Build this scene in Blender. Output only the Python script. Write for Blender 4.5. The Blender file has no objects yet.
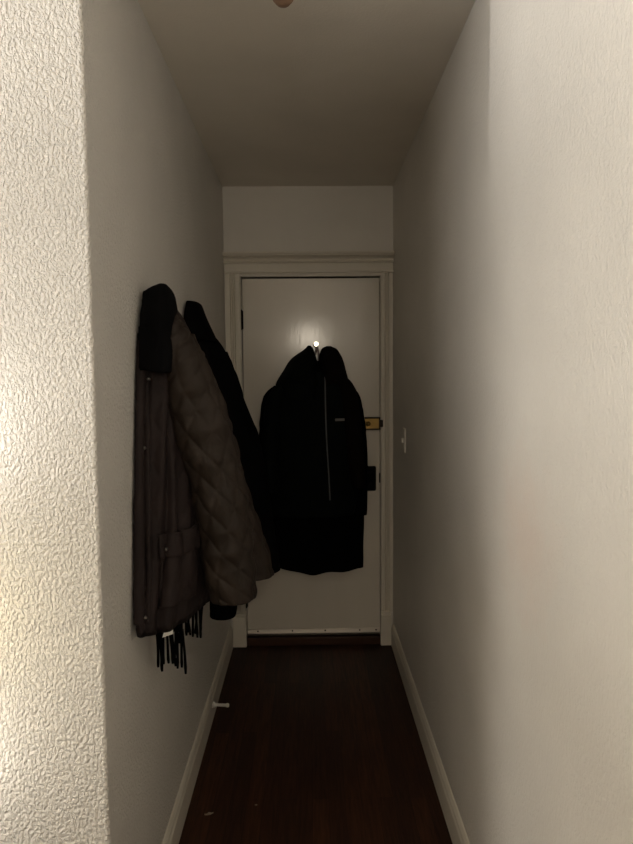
import bpy, bmesh, math, random
from mathutils import Vector, Matrix, noise
random.seed(7)
C = bpy.context.scene.collection
PI = math.pi
# ------------------------------------------------------------------ dimensions (metres)
XL, XR, CEIL, D, YC = -0.4403, 0.4561, 2.474, 3.412, 1.3137   # hall walls, ceiling, door wall, near corner
XW, YB = -3.20, -3.4                                          # room side wall and wall behind the viewer

# ------------------------------------------------------------------ materials
def mat(name, col, rough=0.6, spec=0.5, metal=0.0, sheen=0.0):
    m = bpy.data.materials.new(name); m.use_nodes = True
    b = m.node_tree.nodes['Principled BSDF']
    b.inputs['Base Color'].default_value = (*col, 1); b.inputs['Roughness'].default_value = rough
    b.inputs['Specular IOR Level'].default_value = spec; b.inputs['Metallic'].default_value = metal
    if sheen:
        b.inputs['Sheen Weight'].default_value = sheen; b.inputs['Sheen Roughness'].default_value = 0.5
    return m
def nodes(m):
    t = m.node_tree; return t, t.nodes, t.links, t.nodes['Principled BSDF']
def coords(m, scale=(1, 1, 1), rot=(0, 0, 0)):
    t, N, L, b = nodes(m)
    tc = N.new('ShaderNodeTexCoord'); mp = N.new('ShaderNodeMapping')
    mp.inputs['Scale'].default_value = scale; mp.inputs['Rotation'].default_value = rot
    L.new(tc.outputs['Object'], mp.inputs['Vector']); return mp.outputs['Vector']
def noise_tex(m, vec, scale, detail=4, rough=0.55, dist=0.0):
    t, N, L, b = nodes(m); n = N.new('ShaderNodeTexNoise')
    n.inputs['Scale'].default_value = scale; n.inputs['Detail'].default_value = detail
    n.inputs['Roughness'].default_value = rough; n.inputs['Distortion'].default_value = dist
    L.new(vec, n.inputs['Vector']); return n.outputs['Fac']
def ramp(m, fac, stops):
    t, N, L, b = nodes(m); r = N.new('ShaderNodeValToRGB'); e = r.color_ramp.elements
    while len(e) < len(stops): e.new(0.5)
    for k, (p, c) in enumerate(stops): e[k].position = p; e[k].color = (*c, 1)
    L.new(fac, r.inputs['Fac']); return r.outputs['Color']
def bump(m, h, strength, dist, prev=None):
    t, N, L, b = nodes(m); n = N.new('ShaderNodeBump')
    n.inputs['Strength'].default_value = strength; n.inputs['Distance'].default_value = dist
    L.new(h, n.inputs['Height'])
    if prev: L.new(prev, n.inputs['Normal'])
    L.new(n.outputs['Normal'], b.inputs['Normal']); return n.outputs['Normal']

def plaster(name, col, fine, lumps, streak=0.0, stain=False):
    m = mat(name, col, 0.45, 0.45); t, N, L, b = nodes(m)
    v = coords(m)
    p = bump(m, noise_tex(m, v, 2.6, 3), 0.5, 0.012)                      # trowel waviness
    vs = coords(m, (1, 1, 0.72))
    p = bump(m, ramp(m, noise_tex(m, vs, 150, 3, 0.5, 0.2), [(0.36, (0, 0, 0)), (0.60, (1, 1, 1))]), lumps, 0.0032, p)
    p = bump(m, noise_tex(m, coords(m, (1, 1, 0.6)), 260, 4, 0.65), fine, 0.0018, p)
    c = ramp(m, noise_tex(m, v, 3.0, 5), [(0.3, tuple(x * 0.94 for x in col)), (0.7, tuple(min(1, x * 1.03) for x in col))])
    if stain:                                                              # rubbed, slightly pink scuff by shoulder height
        tc = N.new('ShaderNodeTexCoord'); dist = N.new('ShaderNodeVectorMath'); dist.operation = 'DISTANCE'
        dist.inputs[1].default_value = (XR, 1.32, 1.13)
        L.new(tc.outputs['Object'], dist.inputs[0])
        n = noise_tex(m, v, 14, 4)
        ad = N.new('ShaderNodeMath'); ad.operation = 'MULTIPLY_ADD'; ad.inputs[1].default_value = 0.25
        L.new(n, ad.inputs[0]); L.new(dist.outputs['Value'], ad.inputs[2])
        f = ramp(m, ad.outputs[0], [(0.16, (0.55, 0.55, 0.55)), (0.34, (0, 0, 0))])
        mx = N.new('ShaderNodeMix'); mx.data_type = 'RGBA'
        L.new(f, mx.inputs['Factor']); L.new(c, mx.inputs['A']); mx.inputs['B'].default_value = (col[0], col[1] * 0.88, col[2] * 0.84, 1)
        c = mx.outputs['Result']
    L.new(c, b.inputs['Base Color'])
    return m
WCOL = (0.71, 0.685, 0.64)
M_wall_r = plaster('white_plaster_smooth', WCOL, 0.5, 0.3, stain=True)
M_wall_l = plaster('white_plaster_knockdown', WCOL, 0.9, 1.0)
M_wall = plaster('white_plaster', WCOL, 0.2, 0.08)
M_ceil = plaster('ceiling_plaster', (0.76, 0.71, 0.63), 0.15, 0.1)
def paint(name, col, rough, streak=0.0003):
    m = mat(name, col, rough, 0.5)
    p = bump(m, noise_tex(m, coords(m, (1, 1, 0.05)), 130, 3), 0.2, streak)
    bump(m, noise_tex(m, coords(m, (1, 1, 0.5)), 55, 3), 0.25, streak * 2, p)   # vertical brush marks
    t, N, L, b = nodes(m)
    L.new(ramp(m, noise_tex(m, coords(m, (1, 1, 0.12)), 9, 5), [(0.3, tuple(x * 0.965 for x in col)), (0.75, col)]), b.inputs['Base Color'])
    return m
M_door = paint('glossy_door_paint', (0.66, 0.62, 0.55), 0.15, 0.0006)
M_trim = paint('trim_paint', (0.68, 0.64, 0.56), 0.42, 0.0001)

def wood_floor():
    m = mat('dark_oak_floor', (0.03, 0.013, 0.007), 0.5, 0.25); t, N, L, b = nodes(m)
    v = coords(m, (1, 1, 1), (0, 0, PI / 2))
    br = N.new('ShaderNodeTexBrick'); L.new(v, br.inputs['Vector'])
    br.inputs['Scale'].default_value = 1; br.inputs['Brick Width'].default_value = 0.85; br.inputs['Row Height'].default_value = 0.057
    br.inputs['Mortar Size'].default_value = 0.0007; br.inputs['Bias'].default_value = -0.1
    br.inputs['Color1'].default_value = (0.050, 0.020, 0.010, 1); br.inputs['Color2'].default_value = (0.026, 0.011, 0.006, 1)
    br.inputs['Mortar'].default_value = (0.006, 0.003, 0.002, 1)
    g = ramp(m, noise_tex(m, coords(m, (26, 1.6, 1)), 4, 6, 0.6, 0.8), [(0.3, (0.4, 0.38, 0.35)), (0.7, (1.4, 1.35, 1.3))])
    mx = N.new('ShaderNodeMix'); mx.data_type = 'RGBA'; mx.blend_type = 'MULTIPLY'; mx.inputs['Factor'].default_value = 1
    L.new(br.outputs['Color'], mx.inputs['A']); L.new(g, mx.inputs['B']); L.new(mx.outputs['Result'], b.inputs['Base Color'])
    bump(m, br.outputs['Fac'], -0.3, 0.001)
    return m
M_floor = wood_floor()
M_sill = mat('dark_threshold_wood', (0.045, 0.018, 0.009), 0.5, 0.3)
bump(M_sill, noise_tex(M_sill, coords(M_sill, (1, 30, 30)), 12, 4), 0.2, 0.001)

def cloth(name, col, rough=0.9, sheen=0.0, weave=260, spec=0.15):
    m = mat(name, col, rough, spec, 0, sheen)
    bump(m, noise_tex(m, coords(m), weave, 2), 0.35, 0.0015)
    t, N, L, b = nodes(m)
    L.new(ramp(m, noise_tex(m, coords(m), 11, 5), [(0.3, tuple(x * 0.75 for x in col)), (0.7, tuple(x * 1.15 for x in col))]), b.inputs['Base Color'])
    return m
M_quilt = cloth('brown_quilted_nylon', (0.0215, 0.0143, 0.0098), 0.62, 0.0, 160, 0.25)
M_quilt_dark = cloth('dark_plum_brown_facing', (0.0165, 0.0103, 0.0096), 0.7, 0.0, 160, 0.2)
M_cord = cloth('black_corduroy', (0.0035, 0.0033, 0.0036), 0.95, 0.0, 300, 0.05)
M_black = cloth('black_wool', (0.0022, 0.0021, 0.0024), 0.95, 0.0, 300, 0.04)
M_teal = cloth('near_black_green_shell', (0.0024, 0.0036, 0.0034), 0.8, 0.0, 200, 0.08)
M_brownblack = cloth('brown_black_fleece', (0.007, 0.0048, 0.0036), 0.95, 0.0, 300, 0.05)
M_zip = mat('grey_zip_piping', (0.10, 0.105, 0.11), 0.5, 0.4)
M_badge = mat('grey_rubber_badge', (0.19, 0.18, 0.165), 0.6, 0.3)
M_snap = mat('dull_metal_snap', (0.12, 0.11, 0.10), 0.4, 0.5, 0.9)
M_label = mat('white_satin_label', (0.85, 0.84, 0.80), 0.7, 0.3)
M_loop = mat('grey_pink_loop', (0.20, 0.16, 0.15), 0.8, 0.2)
M_chrome = mat('polished_nickel', (0.85, 0.80, 0.70), 0.2, 0.5, 1)
M_brass = mat('aged_brass', (0.27, 0.175, 0.055), 0.38, 0.5, 0.9)
M_brass_dark = mat('dark_brass', (0.012, 0.007, 0.004), 0.5, 0.5, 0.6)
M_iron = mat('black_iron', (0.004, 0.0035, 0.003), 0.8, 0.1)
M_alu = mat('aluminium_sweep', (0.62, 0.58, 0.53), 0.3, 0.5, 1)
M_plastic = mat('ivory_plastic', (0.74, 0.71, 0.64), 0.4, 0.5)
M_spring = mat('white_painted_spring', (0.70, 0.68, 0.63), 0.4, 0.5)
M_lampbrown = mat('brown_bakelite', (0.22, 0.135, 0.085), 0.5, 0.4)
M_crumb = mat('pale_paper_scrap', (0.26, 0.21, 0.16), 0.8, 0.2)
M_gap = mat('unlit_gap_black', (0.01, 0.01, 0.01), 0.9, 0.1)  # near-black colour stands in for missing light behind the door

# ------------------------------------------------------------------ helpers
def obj(name, bm, m, parent=None, smooth=False, bevel=0.0, seg=2, recalc=True):
    if recalc: bmesh.ops.recalc_face_normals(bm, faces=bm.faces[:])
    me = bpy.data.meshes.new(name); bm.to_mesh(me); bm.free()
    o = bpy.data.objects.new(name, me); C.objects.link(o)
    for x in (m if isinstance(m, (list, tuple)) else [m]): me.materials.append(x)
    if smooth:
        for p in me.polygons: p.use_smooth = True
    if bevel:
        b = o.modifiers.new('Bevel', 'BEVEL'); b.width = bevel; b.segments = seg; b.limit_method = 'ANGLE'
    if parent:
        o.parent = parent
        if parent.type == 'EMPTY': o.matrix_parent_inverse = Matrix.Translation(-parent.location)
    return o
def tag(o, label=None, cat=None, group=None, kind=None):
    if label: o['label'] = label
    if cat: o['category'] = cat
    if group: o['group'] = group
    if kind: o['kind'] = kind
    return o
def thing(name, loc, label, cat, group=None):
    o = bpy.data.objects.new(name, None); C.objects.link(o); o.location = loc; o.empty_display_size = 0.1
    return tag(o, label, cat, group)
def struct(o, label=None): return tag(o, label, kind='structure')
def box(bm, x0, x1, y0, y1, z0, z1):
    vs = [bm.verts.new((x, y, z)) for z in (z0, z1) for y in (y0, y1) for x in (x0, x1)]
    for f in ((0, 1, 3, 2), (4, 6, 7, 5), (0, 4, 5, 1), (2, 3, 7, 6), (0, 2, 6, 4), (1, 5, 7, 3)):
        bm.faces.new([vs[i] for i in f])
def boxes(*bs):
    bm = bmesh.new()
    for b in bs: box(bm, *b)
    return bm
def prism(profile, axis, a, b, bm=None):
    """closed 2-D profile swept along an axis ('x': profile is (y,z), 'y': (x,z), 'z': (x,y))"""
    bm = bm or bmesh.new()
    def P(p, t): return {'x': (t, p[0], p[1]), 'y': (p[0], t, p[1]), 'z': (p[0], p[1], t)}[axis]
    A = [bm.verts.new(P(p, a)) for p in profile]; B = [bm.verts.new(P(p, b)) for p in profile]
    n = len(profile)
    for i in range(n): bm.faces.new((A[i], A[(i + 1) % n], B[(i + 1) % n], B[i]))
    bm.faces.new(A); bm.faces.new(B[::-1]); return bm
def lathe(profile, origin, axis, n=24, bm=None):
    """profile of (radius, distance along axis)"""
    bm = bm or bmesh.new(); ax = Vector(axis).normalized(); o = Vector(origin)
    u = ax.orthogonal().normalized(); w = ax.cross(u); rows = []
    for r, h in profile:
        rows.append([bm.verts.new(o + ax * h + (u * math.cos(2 * PI * k / n) + w * math.sin(2 * PI * k / n)) * max(r, 1e-5)) for k in range(n)])
    for a, b in zip(rows, rows[1:]):
        for k in range(n): bm.faces.new((a[k], a[(k + 1) % n], b[(k + 1) % n], b[k]))
    bm.faces.new(rows[0][::-1]); bm.faces.new(rows[-1]); return bm
def tube(pts, rad, n=8, bm=None, flat=1.0):
    bm = bm or bmesh.new(); pts = [Vector(p) for p in pts]; rows = []
    for i, p in enumerate(pts):
        t = (pts[min(i + 1, len(pts) - 1)] - pts[max(i - 1, 0)]).normalized()
        u = t.cross(Vector((0.13, 0.97, 0.21))).normalized(); w = t.cross(u)
        r = rad[i] if isinstance(rad, (list, tuple)) else rad
        rows.append([bm.verts.new(p + u * math.cos(2 * PI * k / n) * r + w * math.sin(2 * PI * k / n) * r * flat) for k in range(n)])
    for a, b in zip(rows, rows[1:]):
        for k in range(n): bm.faces.new((a[k], a[(k + 1) % n], b[(k + 1) % n], b[k]))
    bm.faces.new(rows[0][::-1]); bm.faces.new(rows[-1]); return bm
def cr(p0, p1, p2, p3, t):
    return 0.5 * ((2 * p1) + (p2 - p0) * t + (2 * p0 - 5 * p1 + 4 * p2 - p3) * t * t + (3 * p1 - p0 - 3 * p2 + p3) * t ** 3)
def ring_resample(pts, n):
    pts = [Vector(p) for p in pts]; k = len(pts); fine = []
    for i in range(k):
        for s in range(16):
            fine.append(cr(pts[i - 1], pts[i], pts[(i + 1) % k], pts[(i + 2) % k], s / 16))
    fine.append(fine[0]); L = [0.0]
    for a, b in zip(fine, fine[1:]): L.append(L[-1] + (b - a).length)
    out, j = [], 0
    for q in range(n):
        d = L[-1] * q / n
        while L[j + 1] < d: j += 1
        out.append(fine[j].lerp(fine[j + 1], (d - L[j]) / max(1e-9, L[j + 1] - L[j])))
    return out
def loft_grid(keys, n, m):
    """keys: closed control rings from top to bottom; returns m rows of n points"""
    R = [ring_resample(k, n) for k in keys]; K = len(R)
    ln = [0.0]
    for a, b in zip(R, R[1:]): ln.append(ln[-1] + max(0.008, sum((p - q).length for p, q in zip(a, b)) / n))
    rows = []
    for j in range(m):
        d = ln[-1] * j / (m - 1); i = 0
        while i < K - 2 and ln[i + 1] < d: i += 1
        t = (d - ln[i]) / (ln[i + 1] - ln[i])
        rows.append([cr(R[max(i - 1, 0)][q], R[i][q], R[i + 1][q], R[min(i + 2, K - 1)][q], t) for q in range(n)])
    return rows
def grid_normals(g):
    m, n = len(g), len(g[0]); c = [sum((p for p in r), Vector()) / n for r in g]; N = []
    for j in range(m):
        row = []
        for i in range(n):
            a = g[j][(i + 1) % n] - g[j][i - 1]; b = g[min(j + 1, m - 1)][i] - g[max(j - 1, 0)][i]
            v = a.cross(b)
            v = v.normalized() if v.length > 1e-12 else (g[j][i] - c[j]).normalized()
            row.append(v)
        N.append(row)
    s = sum(N[j][i].dot(g[j][i] - c[j]) for j in range(m) for i in range(0, n, 3))
    if s < 0: N = [[-v for v in r] for r in N]
    return N
def displace(g, fn):
    """fn(s, l, p) -> offset along the surface normal; s runs around the ring, l down its length (metres)"""
    N = grid_normals(g); m, n = len(g), len(g[0]); l = [0.0] * n; out = []
    for j in range(m):
        s = 0.0; row = []
        for i in range(n):
            if j: l[i] += (g[j][i] - g[j - 1][i]).length
            if i: s += (g[j][i] - g[j][i - 1]).length
            row.append(g[j][i] + N[j][i] * fn(s, l[i], g[j][i]))
        out.append(row)
    return out
def grid_mesh(g, tuck=0.82, lift=0.02, closed_top=True):
    bm = bmesh.new(); n = len(g[0]); g = [r[:] for r in g]
    c = sum(g[-1], Vector()) / n; d = (sum(g[-2], Vector()) / n - c)
    d = d.normalized() * lift if d.length > 1e-9 else Vector((0, 0, lift))
    g.append([c + (p - c) * 0.97 - d * 0.15 for p in g[-1]])            # rolled hem, then the inside of the opening
    g.append([c + (p - c) * tuck + d for p in g[-2]])
    rows = [[bm.verts.new(p) for p in r] for r in g]
    for a, b in zip(rows, rows[1:]):
        for i in range(n): bm.faces.new((a[i], a[(i + 1) % n], b[(i + 1) % n], b[i]))
    if closed_top: bm.faces.new(rows[0][::-1])
    bm.faces.new(rows[-1]); return bm
def patch(g, i0, i1, j0, j1, off, thick=0.004, step=1):
    """a piece of cloth lying on part of a garment grid"""
    N = grid_normals(g); n = len(g[0]); bm = bmesh.new()
    J = list(range(j0, j1 + 1, step)); I = list(range(i0, i1 + 1, step))
    up = [[bm.verts.new(g[j][i % n] + N[j][i % n] * (off + thick)) for i in I] for j in J]
    lo = [[bm.verts.new(g[j][i % n] + N[j][i % n] * (off - 0.004)) for i in I] for j in J]
    a, b = len(J), len(I)
    for y in range(a - 1):
        for x in range(b - 1):
            bm.faces.new((up[y][x], up[y][x + 1], up[y + 1][x + 1], up[y + 1][x]))
            bm.faces.new((lo[y][x], lo[y + 1][x], lo[y + 1][x + 1], lo[y][x + 1]))
    for y in range(a - 1):
        for x in (0, b - 1): bm.faces.new((up[y][x], up[y + 1][x], lo[y + 1][x], lo[y][x]))
    for x in range(b - 1):
        for y in (0, a - 1): bm.faces.new((up[y][x], up[y][x + 1], lo[y][x + 1], lo[y][x]))
    return bm
def front_point(g, j, x, lift=0.0):
    """point of row j on the side facing the viewer (least y) at the given x"""
    n = len(g[0]); best = None
    for i in range(n):
        a, b = g[j][i], g[j][(i + 1) % n]
        if (a.x - x) * (b.x - x) <= 0 and abs(a.x - b.x) > 1e-9:
            p = a.lerp(b, (x - a.x) / (b.x - a.x))
            if best is None or p.y < best.y: best = p
    return None if best is None else best + Vector((0, -lift, 0))
def row_at(g, z): return min(range(len(g)), key=lambda j: abs(sum(p.z for p in g[j]) / len(g[j]) - z))
def nz(x, y, z=0.0): return noise.noise(Vector((x, y, z)))
def folds(amp, freq, seed, grow=1.0, l0=0.0):
    """hanging folds: they run down the garment and deepen towards the hem"""
    def fn(s, l, p):
        k = min(1.0, max(0.0, (l - l0)) * grow)
        return amp * (0.25 + 0.75 * k) * (nz(s * freq + 0.6 * nz(l * 2, seed), l * 1.1, seed) + 0.4 * nz(s * freq * 2.3, l * 2.6, seed + 5))
    return fn
def quilt(pitch, depth, fn=None):
    """diamond quilting: stitch lines sunk between puffed squares, over optional folds"""
    def f(s, l, p):
        a = abs(math.sin(PI * (s + l * 0.6) / pitch)); b = abs(math.sin(PI * (s - l * 0.6) / pitch))
        return depth * (min(a, b) ** 0.5 - 0.6) + (fn(s, l, p) if fn else 0)
    return f

# ------------------------------------------------------------------ the setting
struct(obj('floor', boxes((XW - .1, XR + .1, YB - .1, D + .0, -.1, 0)), M_floor), 'dark stained narrow hardwood floor boards')
struct(obj('ceiling', boxes((XW - .1, XR + .1, YB - .1, D + .12, CEIL, CEIL + .1)), M_ceil))
struct(obj('wall_right', boxes((XR, XR + .1, YB - .1, D + .12, 0, CEIL)), M_wall_r), 'long white plaster wall on the right of the hall')
WL = struct(obj('wall_left', boxes((XW, XL, YC, D + .12, 0, CEIL)), M_wall_l, bevel=0.006, seg=3), 'textured white plaster wall with its near end turning the corner')
struct(obj('wall_back', boxes((XL, XR, D, D + .12, 2.004, CEIL), (XL, -.352, D, D + .12, 0, 2.004), (.392, XR, D, D + .12, 0, 2.004)), M_wall), 'short white wall above the door')
struct(obj('wall_front', boxes((XW - .1, XR, YB - .1, YB, 0, CEIL)), M_wall))
# side wall of the room the viewer stands in, with its double-hung window
WY0, WY1, WZ0, WZ1, WZM = -2.2, 1.1, 0.9, 2.25, 1.5
struct(obj('wall_side', boxes((XW - .1, XW, YB, WY0, 0, CEIL), (XW - .1, XW, WY1, YC + .3, 0, CEIL), (XW - .1, XW, WY0, WY1, 0, WZ0), (XW - .1, XW, WY0, WY1, WZ1, CEIL)), M_wall))
win = struct(obj('window_1', boxes((XW - .09, XW - .05, WY0, WY0 + .04, WZ0, WZ1), (XW - .09, XW - .05, WY1 - .04, WY1, WZ0, WZ1),
    (XW - .09, XW - .05, WY0, WY1, WZ0, WZ0 + .04), (XW - .09, XW - .05, WY0, WY1, WZ1 - .04, WZ1), (XW - .09, XW - .05, WY0, WY1, WZM - .03, WZM + .03)), M_trim))
struct(obj('window_light_blocker', boxes((-1.40, -1.30, YB + .3, .95, 0, 1.50)), M_wall))  # unseen partition added to keep window light off the lower right wall
# baseboards: upright face, small sloped cap
def base_profile(xw, s): return [(xw, 0), (xw + s * .0145, 0), (xw + s * .0145, .088), (xw + s * .011, .096), (xw + s * .010, .106), (xw + s * .004, .118), (xw, .121)]
bl = prism(base_profile(XL, 1), 'y', YC - .0145, D - .02)
prism([(YC, 0), (YC - .0145, 0), (YC - .0145, .088), (YC - .010, .106), (YC - .004, .118), (YC, .121)], 'x', XW, XL + .0145, bl)
struct(obj('baseboard_left', bl, M_trim)); struct(obj('baseboard_right', prism(base_profile(XR, -1), 'y', YB, D - .02), M_trim))
# door casing: reeded uprights on plinth blocks under a corniced head
casing = bpy.data.objects.new('trim_1', None); C.objects.link(casing); casing.location = (0.02, D, 0); struct(casing, 'white door casing with reeded sides and a corniced head')
def reeded(x0, x1):
    pr = [(x0, D + .02), (x0, D - .020)]; w = x1 - x0
    for k in range(3):
        c = x0 + w * (.36 + .14 * k)
        pr += [(c - w * .055, D - .020), (c - w * .02, D - .011), (c + w * .02, D - .011), (c + w * .055, D - .020)]
    return pr + [(x1 - .006, D - .020), (x1, D - .014), (x1, D + .02)]
obj('casing_upright', prism(reeded(-.434, -.3535), 'z', .188, 2.022), M_trim, casing)
obj('casing_upright', prism([(.84 - 0 - x - .0025 - .0, y) for x, y in reeded(.3855, .4525)], 'z', .188, 2.022), M_trim, casing)
def plinth(x0, x1): return boxes((x0, x1, D - .03, D + .02, .001, .170), (x0 + .002, x1 - .002, D - .026, D + .02, .170, .190))
obj('plinth_block', plinth(-.4255, -.351), M_trim, casing, bevel=.003)
obj('plinth_block', plinth(.384, .4415), M_trim, casing, bevel=.003)
obj('head_casing', boxes((-.3535, .388, D - .018, D + .02, 2.004, 2.022)), M_trim, casing)
obj('frieze', boxes((-.434, .4535, D - .022, D + .01, 2.030, 2.084)), M_trim, casing)
obj('bead', prism([(D + .01, 2.021), (D - .026, 2.021), (D - .031, 2.024), (D - .031, 2.028), (D - .026, 2.031), (D + .01, 2.031)], 'x', -.437, .4555), M_trim, casing)
obj('cornice', prism([(D + .01, 2.074), (D - .032, 2.071), (D - .036, 2.077), (D - .028, 2.083), (D - .024, 2.085), (D - .027, 2.092), (D - .036, 2.100), (D - .056, 2.108), (D - .056, 2.1125), (D - .064, 2.1135), (D - .066, 2.1175), (D - .064, 2.1255), (D + .01, 2.127)], 'x', -.4395, .4558), M_trim, casing)
struct(obj('trim_2', boxes((-.352, .386, D - .012, D + .10, 0, .046)), M_sill, bevel=.004), 'dark brown wooden threshold under the door')

# the door with everything screwed to it
door = bpy.data.objects.new('door_1', None); C.objects.link(door); door.location = (.02, D, 0); struct(door, 'flat white painted door with coats hung on it')
obj('door_panel', boxes((-.347, .3825, D - .003, D + .036, .056, 1.9965)), M_door, door, bevel=.002)
struct(obj('dark_gap_sheet', boxes((-.352, .392, D + .115, D + .12, 0, 2.01)), M_gap))  # thin sheet behind the door, its darkness painted into the colour
for z in (1.780, 1.03, .268):
    h = obj('hinge', boxes((-.3555, -.3425, D - .009, D + .004, z - .048, z + .048)), M_iron, door, bevel=.002)
    obj('hinge_pin', lathe([(.001, -.054), (.004, -.052), (.0045, .052), (.001, .055)], (-.350, D - .011, z), (0, 0, 1), 12), M_iron, h, True)
lk = obj('rim_lock', boxes((.300, .3815, D - .026, D - .003, 1.190, 1.255)), M_brass, door, bevel=.003)
obj('lock_border', boxes((.300, .3825, D - .0285, D - .003, 1.249, 1.2565), (.300, .3825, D - .0285, D - .003, 1.1885, 1.196), (.376, .3835, D - .0285, D - .003, 1.1885, 1.2565)), M_brass_dark, lk, bevel=.001)
obj('thumb_turn', lathe([(.001, 0), (.013, .001), (.013, .006), (.004, .010), (.001, .011)], (.318, D - .026, 1.222), (0, -1, 0), 20), M_brass, lk, True)
obj('strike', boxes((.3815, .398, D - .030, D - .014, 1.204, 1.242)), M_brass_dark, lk, bevel=.002)
kp = obj('knob_plate', boxes((.290, .361, D - .022, D - .004, .857, .992)), M_iron, door, bevel=.012, seg=4)
obj('door_knob', lathe([(.012, 0), (.011, .02), (.024, .028), (.027, .038), (.024, .048), (.001, .052)], (.325, D - .022, .945), (0, -1, 0), 24), M_iron, kp, True)
obj('latch', boxes((.379, .387, D - .009, D + .02, .900, .952)), M_iron, door)
sw = obj('door_sweep', prism([(D - .004, .058), (D - .010, .058), (D - .012, .070), (D - .0085, .092), (D - .004, .093)], 'x', -.345, .381), M_alu, door)
for x in (-.29, -.10, .08, .27, .36):
    obj('screw', lathe([(.0045, 0), (.0045, .0012), (.002, .0018)], (x, D - .0098, .083), (0, -1, 0), 10), M_iron, sw)
hk = obj('coat_hook', lathe([(.012, 0), (.017, .001), (.017, .003), (.010, .006), (.010, .03), (.013, .034), (.0145, .038), (.0145, .042), (.0125, .0445), (.001, .0445)], (.043, D - .004, 1.648), (0, -1, 0), 24), M_chrome, door, True)
obj('hook_arm', tube([(.043, D - .006, 1.630), (.043, D - .03, 1.612), (.043, D - .044, 1.608), (.043, D - .05, 1.618), (.043, D - .05, 1.626)], [.005, .005, .005, .006, .006], 10), M_chrome, hk, True)
for p in hk.data.polygons: p.use_smooth = False
hs = obj('hook_strip', boxes((XL - .001, XL + .006, 1.71, 2.44, 1.625, 1.685)), M_iron, WL, bevel=.001)   # flat strip the two wall coats hang from
obj('coat_hook', lathe([(.009, -.001), (.009, .003), (.004, .005), (.004, .030), (.007, .033), (.007, .038), (.001, .040)], (XL + .006, 2.06, 1.64), (1, 0, .2), 14), M_iron, hs, True)

# ------------------------------------------------------------------ quilted jacket on the left wall
W = XL + .004
J = thing('quilted_jacket', (XL + .05, 1.72, 0.86), 'brown diamond quilted jacket with black corduroy collar hanging on the left wall', 'jacket')
def R2(z, pts): return [(x, y, z) for x, y in pts]
body_keys = [
    R2(1.695, [(W, 1.70), (-.415, 1.69), (-.385, 1.69), (-.372, 1.715), (-.375, 1.75), (-.39, 1.775), (W, 1.79)]),
    R2(1.60, [(W, 1.665), (-.408, 1.65), (-.365, 1.66), (-.335, 1.70), (-.325, 1.76), (-.345, 1.83), (W, 1.86)]),
    R2(1.45, [(W, 1.64), (-.405, 1.625), (-.355, 1.64), (-.33, 1.70), (-.30, 1.78), (-.31, 1.88), (W, 1.95)]),
    R2(1.20, [(W, 1.61), (-.40, 1.59), (-.345, 1.61), (-.325, 1.68), (-.29, 1.80), (-.29, 1.92), (W, 2.01)]),
    R2(1.00, [(W, 1.59), (-.395, 1.56), (-.335, 1.59), (-.305, 1.68), (-.27, 1.80), (-.27, 1.94), (W, 2.03)]),
    R2(.861, [(W, 1.56), (-.385, 1.525), (-.340, 1.57), (-.305, 1.67), (-.275, 1.79), (-.275, 1.94), (W, 2.03)])]
base_fold = folds(.020, 11, 3.1, 2.2)
def body_fold(s, l, p):
    k = min(1, max(0, l - .12) * 4)
    d = sum(-a * math.exp(-((s - c - .012 * math.sin(l * 4 + c * 60)) / w) ** 2) for c, a, w in ((.062, .016, .009), (.115, .026, .014), (.165, .014, .02)))
    return base_fold(s, l, p) + k * d
jb = displace(loft_grid(body_keys, 220, 190), quilt(.066, .004, body_fold))
for r in jb:
    for p in r: p.x = max(p.x, W + (.0045 if p.z > 1.59 else 0))
obj('body', grid_mesh(jb, .86, .13), M_quilt_dark, J, True)
def tubular(keys, n, m, fn, flat=1.0):
    """keys: (centre, rx, ry)"""
    K = []
    for c, rx, ry in keys:
        K.append([(c[0] + rx * math.cos(a), c[1] + ry * math.sin(a), c[2] + (c[3] if len(c) > 3 else 0) * math.cos(a)) for a in [2 * PI * k / 10 for k in range(10)]])
    return displace(loft_grid(K, n, m), fn)
def creases(amp, seed, f=16):
    return lambda s, l, p: amp * (nz(s * 6, l * f, seed) * .7 + .5 * nz(s * 14 + l * 5, l * f * 1.6, seed + 3))
sl = tubular([((-.368, 1.70, 1.645), .015, .03), ((-.352, 1.695, 1.60), .036, .05), ((-.325, 1.69, 1.51), .062, .066), ((-.299, 1.695, 1.40), .077, .072), ((-.272, 1.705, 1.28), .080, .074),
              ((-.243, 1.715, 1.14), .076, .073), ((-.226, 1.715, 1.0), .072, .07), ((-.216, 1.712, .91), .066, .064), ((-.214, 1.71, .872), .061, .06)],
             120, 210, quilt(.066, .0065, creases(.013, 8.2)))
obj('sleeve', grid_mesh(sl), M_quilt, J, True)
s2 = tubular([((-.36, 1.86, 1.60), .03, .05), ((-.335, 1.88, 1.48), .045, .055), ((-.285, 1.905, 1.28), .052, .055), ((-.225, 1.93, 1.08), .052, .055), ((-.185, 1.94, .94), .056, .055), ((-.166, 1.94, .862), .052, .05)],
             90, 150, quilt(.066, .005, creases(.009, 4.4)))
obj('sleeve', grid_mesh(s2), M_quilt, J, True)
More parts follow.
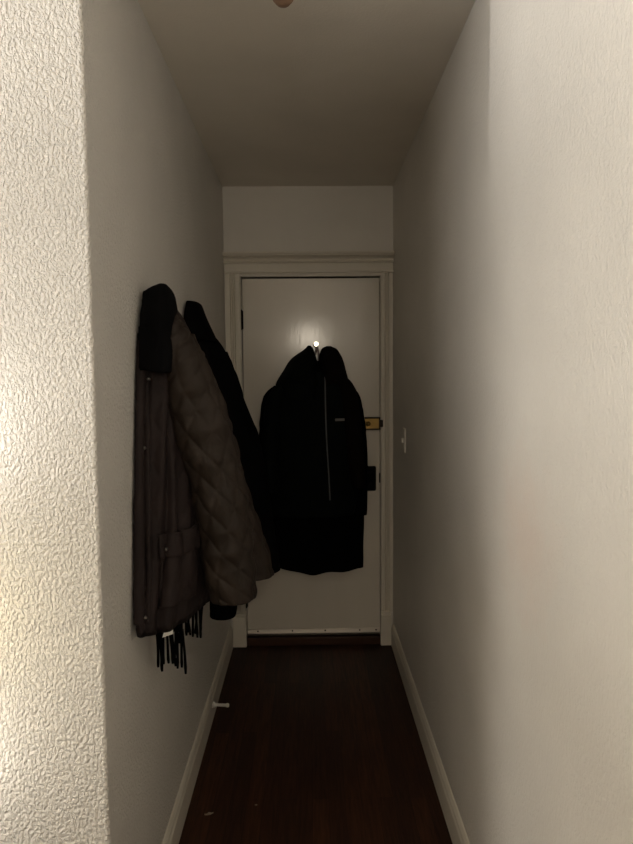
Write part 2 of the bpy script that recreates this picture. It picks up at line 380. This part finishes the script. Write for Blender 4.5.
# turned-up corduroy collar, its fall hanging down the front
col_keys = [
    R2(1.722, [(W + .03, 1.69), (-.395, 1.685), (-.385, 1.69), (-.38, 1.705), (-.385, 1.72), (-.40, 1.73), (W + .03, 1.73)]),
    R2(1.714, [(W + .008, 1.685), (-.405, 1.665), (-.378, 1.665), (-.366, 1.70), (-.372, 1.74), (-.39, 1.765), (W + .004, 1.77)]),
    R2(1.66, [(W, 1.668), (-.413, 1.642), (-.372, 1.628), (-.350, 1.665), (-.355, 1.74), (-.38, 1.79), (W, 1.80)]),
    R2(1.58, [(W, 1.655), (-.413, 1.622), (-.370, 1.604), (-.347, 1.64), (-.355, 1.70), (-.385, 1.76), (W, 1.78)]),
    R2(1.51, [(W, 1.640), (-.413, 1.602), (-.368, 1.584), (-.346, 1.61), (-.358, 1.66), (-.39, 1.72), (W, 1.74)]),
    R2(1.492, [(W, 1.638), (-.413, 1.60), (-.367, 1.582), (-.345, 1.608), (-.358, 1.655), (-.39, 1.71), (W, 1.73)])]
jc = displace(loft_grid(col_keys, 130, 70), lambda s, l, p: .0012 * math.sin(s * 2 * PI / .0065) + .006 * nz(s * 12, l * 9, 2))
for k, r in enumerate(jc):
    for p in r:
        p.z += (-.40 * max(0.0, -.385 - p.x) if p.z > 1.60 else .10 * max(0.0, -.36 - p.x)) + .004 * nz(p.x * 40, p.y * 30, 4)
        p.x = max(p.x, W + (.0045 if p.z > 1.59 else 0))
obj('collar', grid_mesh(jc), M_cord, J, True)
def idx_at(g, j, x, y): return min(range(len(g[j])), key=lambda i: (g[j][i].x - x) ** 2 + (g[j][i].y - y) ** 2)
def span(g, z0, z1, a, b):
    j0, j1 = row_at(g, z0), row_at(g, z1); jm = (j0 + j1) // 2
    i0, i1 = sorted((idx_at(g, jm, *a), idx_at(g, jm, *b))); return i0, i1, min(j0, j1), max(j0, j1)
obj('placket', patch(jb, *span(jb, 1.57, .876, (-.430, 1.60), (-.402, 1.59)), .002, .004), M_quilt_dark, J, True)
i0, i1, j0, j1 = span(jb, 1.07, .90, (-.372, 1.57), (-.318, 1.66))
obj('pocket', patch(jb, i0, i1, j0, j1, .002, .005), M_quilt_dark, J, True)
fl = obj('pocket_flap', patch(jb, i0 - 1, i1 + 1, j0 - 3, j0 + 11, .007, .005), M_quilt_dark, J, True)
def snap(p, nrm, parent, r=.0065):
    obj('snap_button', lathe([(r, -.004), (r, .002), (r * .7, .004), (.001, .0045)], p, nrm, 16), M_snap, parent, True)
gN = grid_normals(jb)
def on(g, N, z, x, y, lift):
    j = row_at(g, z); i = idx_at(g, j, x, y); return g[j][i] + N[j][i] * lift, N[j][i]
for z, xy in ((1.475, (-.41, 1.64)), (1.30, (-.418, 1.61)), (.890, (-.405, 1.55))):
    snap(*on(jb, gN, z, *xy, .012), J, .005)
snap(*on(jb, gN, 1.045, -.362, 1.58, .014), fl, .005)
lb = bmesh.new()
v = [(-.381, 1.590, .811), (-.354, 1.593, .819), (-.354, 1.594, .878), (-.360, 1.592, .878)]
A = [lb.verts.new(p) for p in v]; B = [lb.verts.new((p[0], p[1] + .0015, p[2])) for p in v]
lb.faces.new(A); lb.faces.new(B[::-1])
for k in range(4): lb.faces.new((A[k], A[(k + 1) % 4], B[(k + 1) % 4], B[k]))
tag(obj('care_label', lb, M_label, J), 'white care label peeking below the hem')

for ch in J.children:
    for v in ch.data.vertices: v.co.x = max(v.co.x, W)
# ------------------------------------------------------------------ fringed scarf under the jacket
S = thing('fringed_scarf', (XL + .07, 1.7, .80), 'black wool scarf with fringed ends hanging below the brown quilted jacket', 'scarf')
def scarf_end(x0, x1, y, z0, z1, seed):
    g = []
    for j in range(30):
        z = z1 + (z0 - z1) * j / 29; row = []
        for i in range(25):
            t = i / 24; row.append(Vector((x0 + (x1 - x0) * t, y + .010 * math.sin(t * 9 + seed) + .012 * nz(t * 3, z * 5, seed) + .02 * t, z)))
        g.append(row)
    ring = [r + [p + Vector((0, .009, 0)) for p in r[::-1]] for r in g]
    return g[-1], obj('scarf_end', grid_mesh(ring, tuck=.9, lift=.003), M_black, S, True)
for x0, x1, y, z0, z1, n, seed, ln in ((-.412, -.344, 1.645, .796, .965, 11, 1.0, .112), (-.374, -.318, 1.80, .806, .965, 9, 4.0, .100)):
    e, end = scarf_end(x0, x1, y, z0, z1, seed)
    for k in range(n):
        p = e[round(k * 24 / (n - 1))]; l = ln * random.uniform(.78, 1.08); ph = random.uniform(0, 6)
        pts = [p + Vector(((.004 * math.sin(ph + 2.2 * t) + .006 * math.sin(ph * 3)) * t, .0045 + .005 * math.cos(ph + 3 * t) * t, .006 - l * t)) for t in [q / 7 for q in range(8)]]
        obj('tassel', tube(pts, [.0036, .0034, .0034, .0035, .0036, .0037, .0042, .003], 7), M_black, end, True)

# ------------------------------------------------------------------ black coat further along the left wall
K2 = thing('wool_coat', (XL + .05, 2.38, .73), 'black coat hanging on the left wall between the quilted jacket and the door', 'coat')
def coat2(z, xr, y0, y1):
    m = (y0 + y1) / 2 + .02
    return R2(z, [(W, y0), (W + (xr - W) * .35, y0 + .01), (W + (xr - W) * .78, y0 + (m - y0) * .5), (xr, m), (W + (xr - W) * .85, m + (y1 - m) * .6), (W + (xr - W) * .4, y1 - .02), (W, y1)])
prof = [(1.722, -.412, 2.27, 2.45), (1.66, -.376, 2.24, 2.52), (1.579, -.318, 2.22, 2.60), (1.485, -.283, 2.21, 2.62), (1.39, -.250, 2.21, 2.64), (1.307, -.218, 2.205, 2.64), (1.238, -.193, 2.20, 2.65), (1.046, -.160, 2.20, 2.66), (.852, -.132, 2.20, 2.66), (.728, -.112, 2.20, 2.66)]
kb = displace(loft_grid([coat2(*p) for p in prof], 130, 130), folds(.012, 10, 6.6, 1.5, .2))
for r in kb:
    for p in r: p.x = max(p.x, W + (.0045 if p.z > 1.59 else 0))
obj('body', grid_mesh(kb), M_black, K2, True)
kc = displace(loft_grid([
    R2(1.752, [(W + .01, 2.33), (-.42, 2.33), (-.412, 2.36), (-.414, 2.40), (-.42, 2.42), (W + .01, 2.42)]),
    R2(1.745, [(W, 2.30), (-.415, 2.29), (-.397, 2.33), (-.395, 2.40), (-.41, 2.45), (W, 2.46)]),
    R2(1.69, [(W, 2.27), (-.41, 2.26), (-.380, 2.31), (-.374, 2.40), (-.395, 2.48), (W, 2.49)]),
    R2(1.61, [(W, 2.24), (-.40, 2.22), (-.352, 2.28), (-.338, 2.38), (-.36, 2.48), (W, 2.50)])], 80, 40), folds(.006, 14, 2.2))
for r in kc:
    for p in r: p.x = max(p.x, W + (.0045 if p.z > 1.59 else 0))
obj('collar', grid_mesh(kc), M_black, K2, True)
ks = tubular([((-.39, 2.25, 1.60), .03, .05), ((-.37, 2.22, 1.45), .045, .06), ((-.345, 2.19, 1.2), .05, .06), ((-.315, 2.16, .9), .05, .055), ((-.303, 2.15, .72), .048, .05), ((-.303, 2.15, .656), .045, .045)], 60, 100, creases(.008, 9.1))
obj('sleeve', grid_mesh(ks), M_black, K2, True)
k3 = tubular([((-.36, 2.58, 1.58), .035, .05), ((-.32, 2.63, 1.40), .05, .055), ((-.26, 2.67, 1.1), .05, .055), ((-.23, 2.68, .80), .045, .05)], 60, 90, creases(.008, 3.3))
obj('sleeve', grid_mesh(k3), M_black, K2, True)

# ------------------------------------------------------------------ coats on the door
B0 = D - .012                                                       # cloth rests against the door here
def dring(z, xl, xr, dep, back=.0):
    bias = 0; B0 = D - .012 - back
    m = (xl + xr) / 2 + bias * (xr - xl) * .3; f = B0 - dep
    return R2(z, [(xl + .01, B0), (xl, B0 - dep * .3), (xl + (m - xl) * .35, B0 - dep * .85), (m, f), (xr - (xr - m) * .35, B0 - dep * .85), (xr, B0 - dep * .3), (xr - .01, B0)])
def clampdoor(g, back=0.0):
    for r in g:
        for p in r: p.y = min(p.y, B0 + .004 - back)
    return g
L = thing('long_coat', (.02, D - .06, .44), 'long black coat with its straight hem low on the white door, behind the zipped jacket', 'coat')
lg = clampdoor(displace(loft_grid([dring(1.56, -.02, .12, .02), dring(1.50, -.07, .17, .03), dring(1.43, -.14, .222, .035), dring(1.34, -.20, .245, .045), dring(1.1, -.215, .255, .05), dring(.75, -.22, .265, .055),
    dring(.60, -.205, .263, .07), dring(.448, -.17, .262, .085)], 150, 130), folds(.006, 11, 12.5, 1.2, .5)))
for r in lg[-14:]:
    for p in r: p.z += (.010 * nz(p.x * 9, 3.3) - .008 - .018 * math.exp(-((p.x - .02) / .06) ** 2)) * (1 if r is lg[-1] else .6)
obj('body', grid_mesh(lg), M_black, L, True)
for s, pts in ((-1, [((-.15, B0 - .03, 1.43), .03, .02), ((-.196, B0 - .033, 1.375), .04, .028), ((-.215, B0 - .035, 1.25), .044, .03), ((-.224, B0 - .035, 1.08), .043, .03), ((-.236, B0 - .035, .84), .043, .03), ((-.24, B0 - .035, .72), .04, .028)]),
               (1, [((.21, B0 - .03, 1.42), .03, .02), ((.238, B0 - .033, 1.36), .038, .028), ((.257, B0 - .035, 1.22), .044, .03), ((.268, B0 - .036, 1.05), .044, .031), ((.270, B0 - .036, .88), .042, .031), ((.272, B0 - .036, .738), .036, .028)])):
    obj('sleeve', grid_mesh(clampdoor(tubular(pts, 60, 100, creases(.005, 20 + s)))), M_black, L, True)

H = thing('hooded_jacket', (.03, D - .1, .75), 'black hooded jacket with grey front zip and small chest badge, hung on the door hook', 'jacket')
JB = .082
hg = clampdoor(displace(loft_grid([dring(1.50, -.06, .158, .05, JB), dring(1.45, -.13, .197, .07, JB), dring(1.40, -.163, .222, .085, JB), dring(1.31, -.187, .234, .095, JB), dring(1.1, -.196, .24, .10, JB), dring(.95, -.196, .245, .10, JB), dring(.85, -.19, .23, .095, JB), dring(.752, -.186, .21, .09, JB)], 150, 120),
    folds(.010, 10, 31.5, 1.3, .2)), JB)
obj('body', grid_mesh(hg), M_teal, H, True)
hr = clampdoor(tubular([((.175, B0 - .125, 1.455), .035, .03), ((.205, B0 - .13, 1.38), .044, .04), ((.225, B0 - .135, 1.22), .047, .045), ((.240, B0 - .135, 1.06), .045, .043), ((.252, B0 - .135, .95), .039, .042), ((.257, B0 - .135, .90), .035, .04)], 60, 100, creases(.006, 41)), JB)
obj('sleeve', grid_mesh(hr), M_brownblack, H, True)
hl = clampdoor(tubular([((-.128, B0 - .125, 1.44), .03, .03), ((-.170, B0 - .13, 1.37), .042, .04), ((-.189, B0 - .135, 1.22), .048, .045), ((-.199, B0 - .135, 1.05), .046, .045), ((-.203, B0 - .135, .88), .042, .042)], 60, 100, creases(.006, 43)), JB)
obj('sleeve', grid_mesh(hl), M_teal, H, True)
# hood split over the hook: pointed left half, rounded right half
h1 = clampdoor(displace(loft_grid([dring(1.640, -.002, .018, .02, .03), dring(1.618, -.022, .030, .05, .03), dring(1.567, -.089, .040, .09, .045), dring(1.506, -.126, .056, .11, .06), dring(1.452, -.153, .066, .11, JB), dring(1.425, -.156, .070, .11, JB), dring(1.36, -.138, .072, .11, JB)], 90, 70),
    lambda s, l, p: .007 * nz(s * 10, l * 8, 51)), .03)
obj('hood', grid_mesh(h1), M_teal, H, True)
h2 = clampdoor(displace(loft_grid([dring(1.634, .095, .122, .03, .03), dring(1.624, .072, .148, .06, .03), dring(1.590, .060, .174, .09, .04), dring(1.545, .062, .185, .105, .06), dring(1.50, .070, .195, .11, JB), dring(1.468, .080, .203, .115, JB), dring(1.44, .085, .198, .105, JB)], 90, 60),
    lambda s, l, p: .007 * nz(s * 11, l * 9, 61)), .03)
obj('hood_lining', grid_mesh(h2), M_brownblack, H, True)
obj('hanging_loop', tube([(.036, D - .06, 1.59), (.044, D - .062, 1.628), (.050, D - .062, 1.629), (.056, D - .06, 1.59), (.054, D - .065, 1.56)], .005, 8, flat=.5), M_loop, H, True)
zp = []
for j in range(row_at(hg, 1.475), row_at(hg, .835)):
    z = hg[j][0].z; x = .083 + .019 * (1.49 - z) / .65 + .003 * math.sin(z * 9)
    p = front_point(hg, j, x, .002)
    if p: zp.append(p)
obj('zipper', tube(zp, .0036, 8), M_zip, H, True)
j = row_at(hg, 1.257)
a, b = front_point(hg, j, .134), front_point(hg, j, .183)
bd = bmesh.new(); d = (b - a).normalized(); up = Vector((0, 0, 1)); out = d.cross(up).normalized()
if out.y > 0: out = -out
bv = [[bd.verts.new(P + up * h + out * o) for h in (-.0065, .0065) for P in (a, b)] for o in (.001, .005)]
for f in ((0, 1, 3, 2),): bd.faces.new([bv[0][i] for i in f]); bd.faces.new([bv[1][i] for i in f])
for q, w in ((0, 1), (1, 3), (3, 2), (2, 0)): bd.faces.new((bv[0][q], bv[0][w], bv[1][w], bv[1][q]))
tag(obj('chest_badge', bd, M_badge, H, bevel=.001), 'small grey badge on the chest')

# ------------------------------------------------------------------ small fittings
sx = thing('light_switch', (XR, 3.0, 1.172), 'ivory light switch on the right wall near the door', 'light switch')
pl = obj('plate', boxes((XR - .007, XR, 2.965, 3.035, 1.115, 1.229)), M_plastic, sx, bevel=.002)
obj('toggle', boxes((XR - .016, XR - .006, 2.995, 3.005, 1.158, 1.180)), M_plastic, sx, bevel=.002)
for z in (1.142, 1.202): obj('screw', lathe([(.004, 0), (.004, .001), (.001, .002)], (XR - .007, 3.0, z), (-1, 0, 0), 10), M_plastic, pl)
ds = thing('door_stop', (XL + .0145, 2.655, .066), 'white spring door stop sticking out of the left baseboard', 'door stop')
obj('base', lathe([(.014, 0), (.013, .006), (.007, .014), (.006, .016)], (XL + .0143, 2.655, .066), (1, 0, -.05), 18), M_spring, ds, True)
sp = [(XL + .026 + .046 * t / 119, 2.655 + .0055 * math.cos(t * .75), .066 - .003 * t / 119 + .0055 * math.sin(t * .75)) for t in range(120)]
obj('spring', tube(sp, .0017, 6), M_spring, ds, True)
obj('rubber_tip', lathe([(.006, 0), (.0085, .002), (.0085, .011), (.006, .014), (.001, .015)], (XL + .070, 2.655, .063), (1, 0, -.05), 16), M_plastic, ds, True)
def scrap(name, x, y, l, w, h, ang, label, cat):
    bm = bmesh.new(); n = 9; up = []; lo = []
    for k in range(n):
        t = k / (n - 1) - .5; c = Vector((x + math.cos(ang) * l * t, y + math.sin(ang) * l * t, 0)); s = Vector((-math.sin(ang), math.cos(ang), 0)) * w * (.6 + .4 * math.cos(t * 5)) * .5
        hh = h * (.6 + .4 * math.sin(t * 11 + 1))
        up.append([bm.verts.new(c + s * q + Vector((0, 0, hh * (1 - .5 * abs(q))))) for q in (-1, 0, 1)]); lo.append([bm.verts.new(c + s * q) for q in (-1, 0, 1)])
    for k in range(n - 1):
        for q in range(2):
            bm.faces.new((up[k][q], up[k][q + 1], up[k + 1][q + 1], up[k + 1][q])); bm.faces.new((lo[k][q], lo[k + 1][q], lo[k + 1][q + 1], lo[k][q + 1]))
        for q in (0, 2): bm.faces.new((up[k][q], up[k + 1][q], lo[k + 1][q], lo[k][q]))
    for k in (0, n - 1):
        for q in range(2): bm.faces.new((up[k][q], up[k][q + 1], lo[k][q + 1], lo[k][q]))
    return tag(obj(name, bm, M_crumb, None, True), label, cat)
scrap('paper_scrap', -.351, 2.057, .030, .011, .006, .35, 'pale crumpled scrap on the dark floor beside the left baseboard', 'scrap')
scrap('lint_crumb', -.195, 2.098, .010, .006, .003, .1, 'tiny pale crumb out on the floor boards, right of the larger scrap', 'crumb')
CY = 1.535
cl = thing('ceiling_light', (-.05, CY, CEIL), 'small ceiling light with brown round cap at the top of the picture', 'ceiling light')
obj('canopy', lathe([(.055, 0), (.055, .008), (.04, .02), (.018, .03), (.016, .07)], (-.05, CY, CEIL), (0, 0, -1), 32), M_plastic, cl, True)
obj('collar', lathe([(.016, .062), (.036, .080), (.038, .100), (.034, .106)], (-.05, CY, CEIL), (0, 0, -1), 32), M_chrome, cl, True)
obj('cap', lathe([(.022, .098), (.026, .106), (.0265, .116), (.024, .128), (.015, .138), (.001, .141)], (-.05, CY, CEIL), (0, 0, -1), 32), M_lampbrown, cl, True)

# ------------------------------------------------------------------ light
def area(name, loc, rot, sx, sy, power, col, spread=PI):
    l = bpy.data.lights.new(name, 'AREA'); l.shape = 'RECTANGLE'; l.size = sx; l.size_y = sy; l.energy = power; l.color = col; l.spread = spread
    o = bpy.data.objects.new(name, l); C.objects.link(o); o.location = loc; o.rotation_euler = rot; return o
DAY = (1.0, .97, .92)
# daylight in the two sashes of the side window (lights face +x)
area('upper_sash_daylight', (XW - .045, (WY0 + WY1) / 2, (WZM + .03 + WZ1 - .04) / 2), (0, -PI / 2, 0), WZ1 - WZM - .07, WY1 - WY0 - .08, 60.0, DAY)
area('lower_sash_daylight', (XW - .045, (WY0 + WY1) / 2, (WZ0 + .04 + WZM - .03) / 2), (0, -PI / 2, 0), WZM - WZ0 - .07, WY1 - WY0 - .08, 19.0, DAY)
def point(name, loc, rad, power, col):
    l = bpy.data.lights.new(name, 'POINT'); l.energy = power; l.color = col; l.shadow_soft_size = rad
    o = bpy.data.objects.new(name, l); C.objects.link(o); o.location = loc; return o
point('room_lamp', (.015, -1.5, 1.98), .055, 25.0, (1.0, .88, .71))
point('end_wall_fill_mid', (-.80, 1.212, 1.37), .07, 2.6, (1.0, .95, .88))  # added unseen light, brightens the left wall's near end at mid height
point('end_wall_fill_warm', (-.84, 1.20, .98), .08, 2.4, (1.0, .84, .50))  # added unseen light, gives the same wall end a yellow tint
point('end_wall_fill_low', (-.82, 1.212, .68), .07, 2.4, (1.0, .93, .82))  # added unseen light for the lower hot spot on that wall end
def spot(name, loc, elev, half, blend, rad, power, col):
    l = bpy.data.lights.new(name, 'SPOT'); l.energy = power; l.color = col; l.shadow_soft_size = rad; l.spot_size = 2 * half; l.spot_blend = blend
    o = bpy.data.objects.new(name, l); C.objects.link(o); o.location = loc
    o.rotation_euler = Vector((math.cos(elev), 0, math.sin(elev))).to_track_quat('-Z', 'Y').to_euler(); return o
spot('uplighter', (-2.9, .474, 1.6), math.radians(62), math.radians(60), .35, .03, 205.0, (1.0, .95, .89))
w = bpy.data.worlds.new('world'); bpy.context.scene.world = w; w.use_nodes = True
w.node_tree.nodes['Background'].inputs[0].default_value = (.6, .7, .9, 1); w.node_tree.nodes['Background'].inputs[1].default_value = .3

# ------------------------------------------------------------------ camera
f, pitch, roll, yaw = 634.7354, .071, .0088, -.0123
cd = bpy.data.cameras.new('camera'); co = bpy.data.objects.new('camera', cd); C.objects.link(co)
cd.sensor_fit = 'VERTICAL'; cd.sensor_height = 24; cd.lens = f / 844 * 24; cd.clip_start = .02
def inv(u, v):
    a, b = u / f, v / f
    c, s = math.cos(roll), math.sin(roll); x = c * a + s * b; z = -s * a + c * b; y = 1.0
    c, s = math.cos(pitch), math.sin(pitch); y, z = c * y + s * z, -s * y + c * z
    c, s = math.cos(yaw), math.sin(yaw); return Vector((c * x - s * y, s * x + c * y, z))
fw = inv(0, 0).normalized(); rt = (inv(1, 0) - inv(0, 0)).normalized(); upv = rt.cross(fw)
co.matrix_world = Matrix(((rt.x, upv.x, -fw.x, 0), (rt.y, upv.y, -fw.y, 0), (rt.z, upv.z, -fw.z, 1.475), (0, 0, 0, 1)))
sc = bpy.context.scene; sc.camera = co
sc.view_settings.view_transform = 'Standard'; sc.view_settings.look = 'None'; sc.view_settings.gamma = 1; sc.view_settings.exposure = 0.0
sc.view_settings.use_curve_mapping = False
sc.cycles.use_denoising = True; sc.cycles.max_bounces = 12; sc.cycles.diffuse_bounces = 8
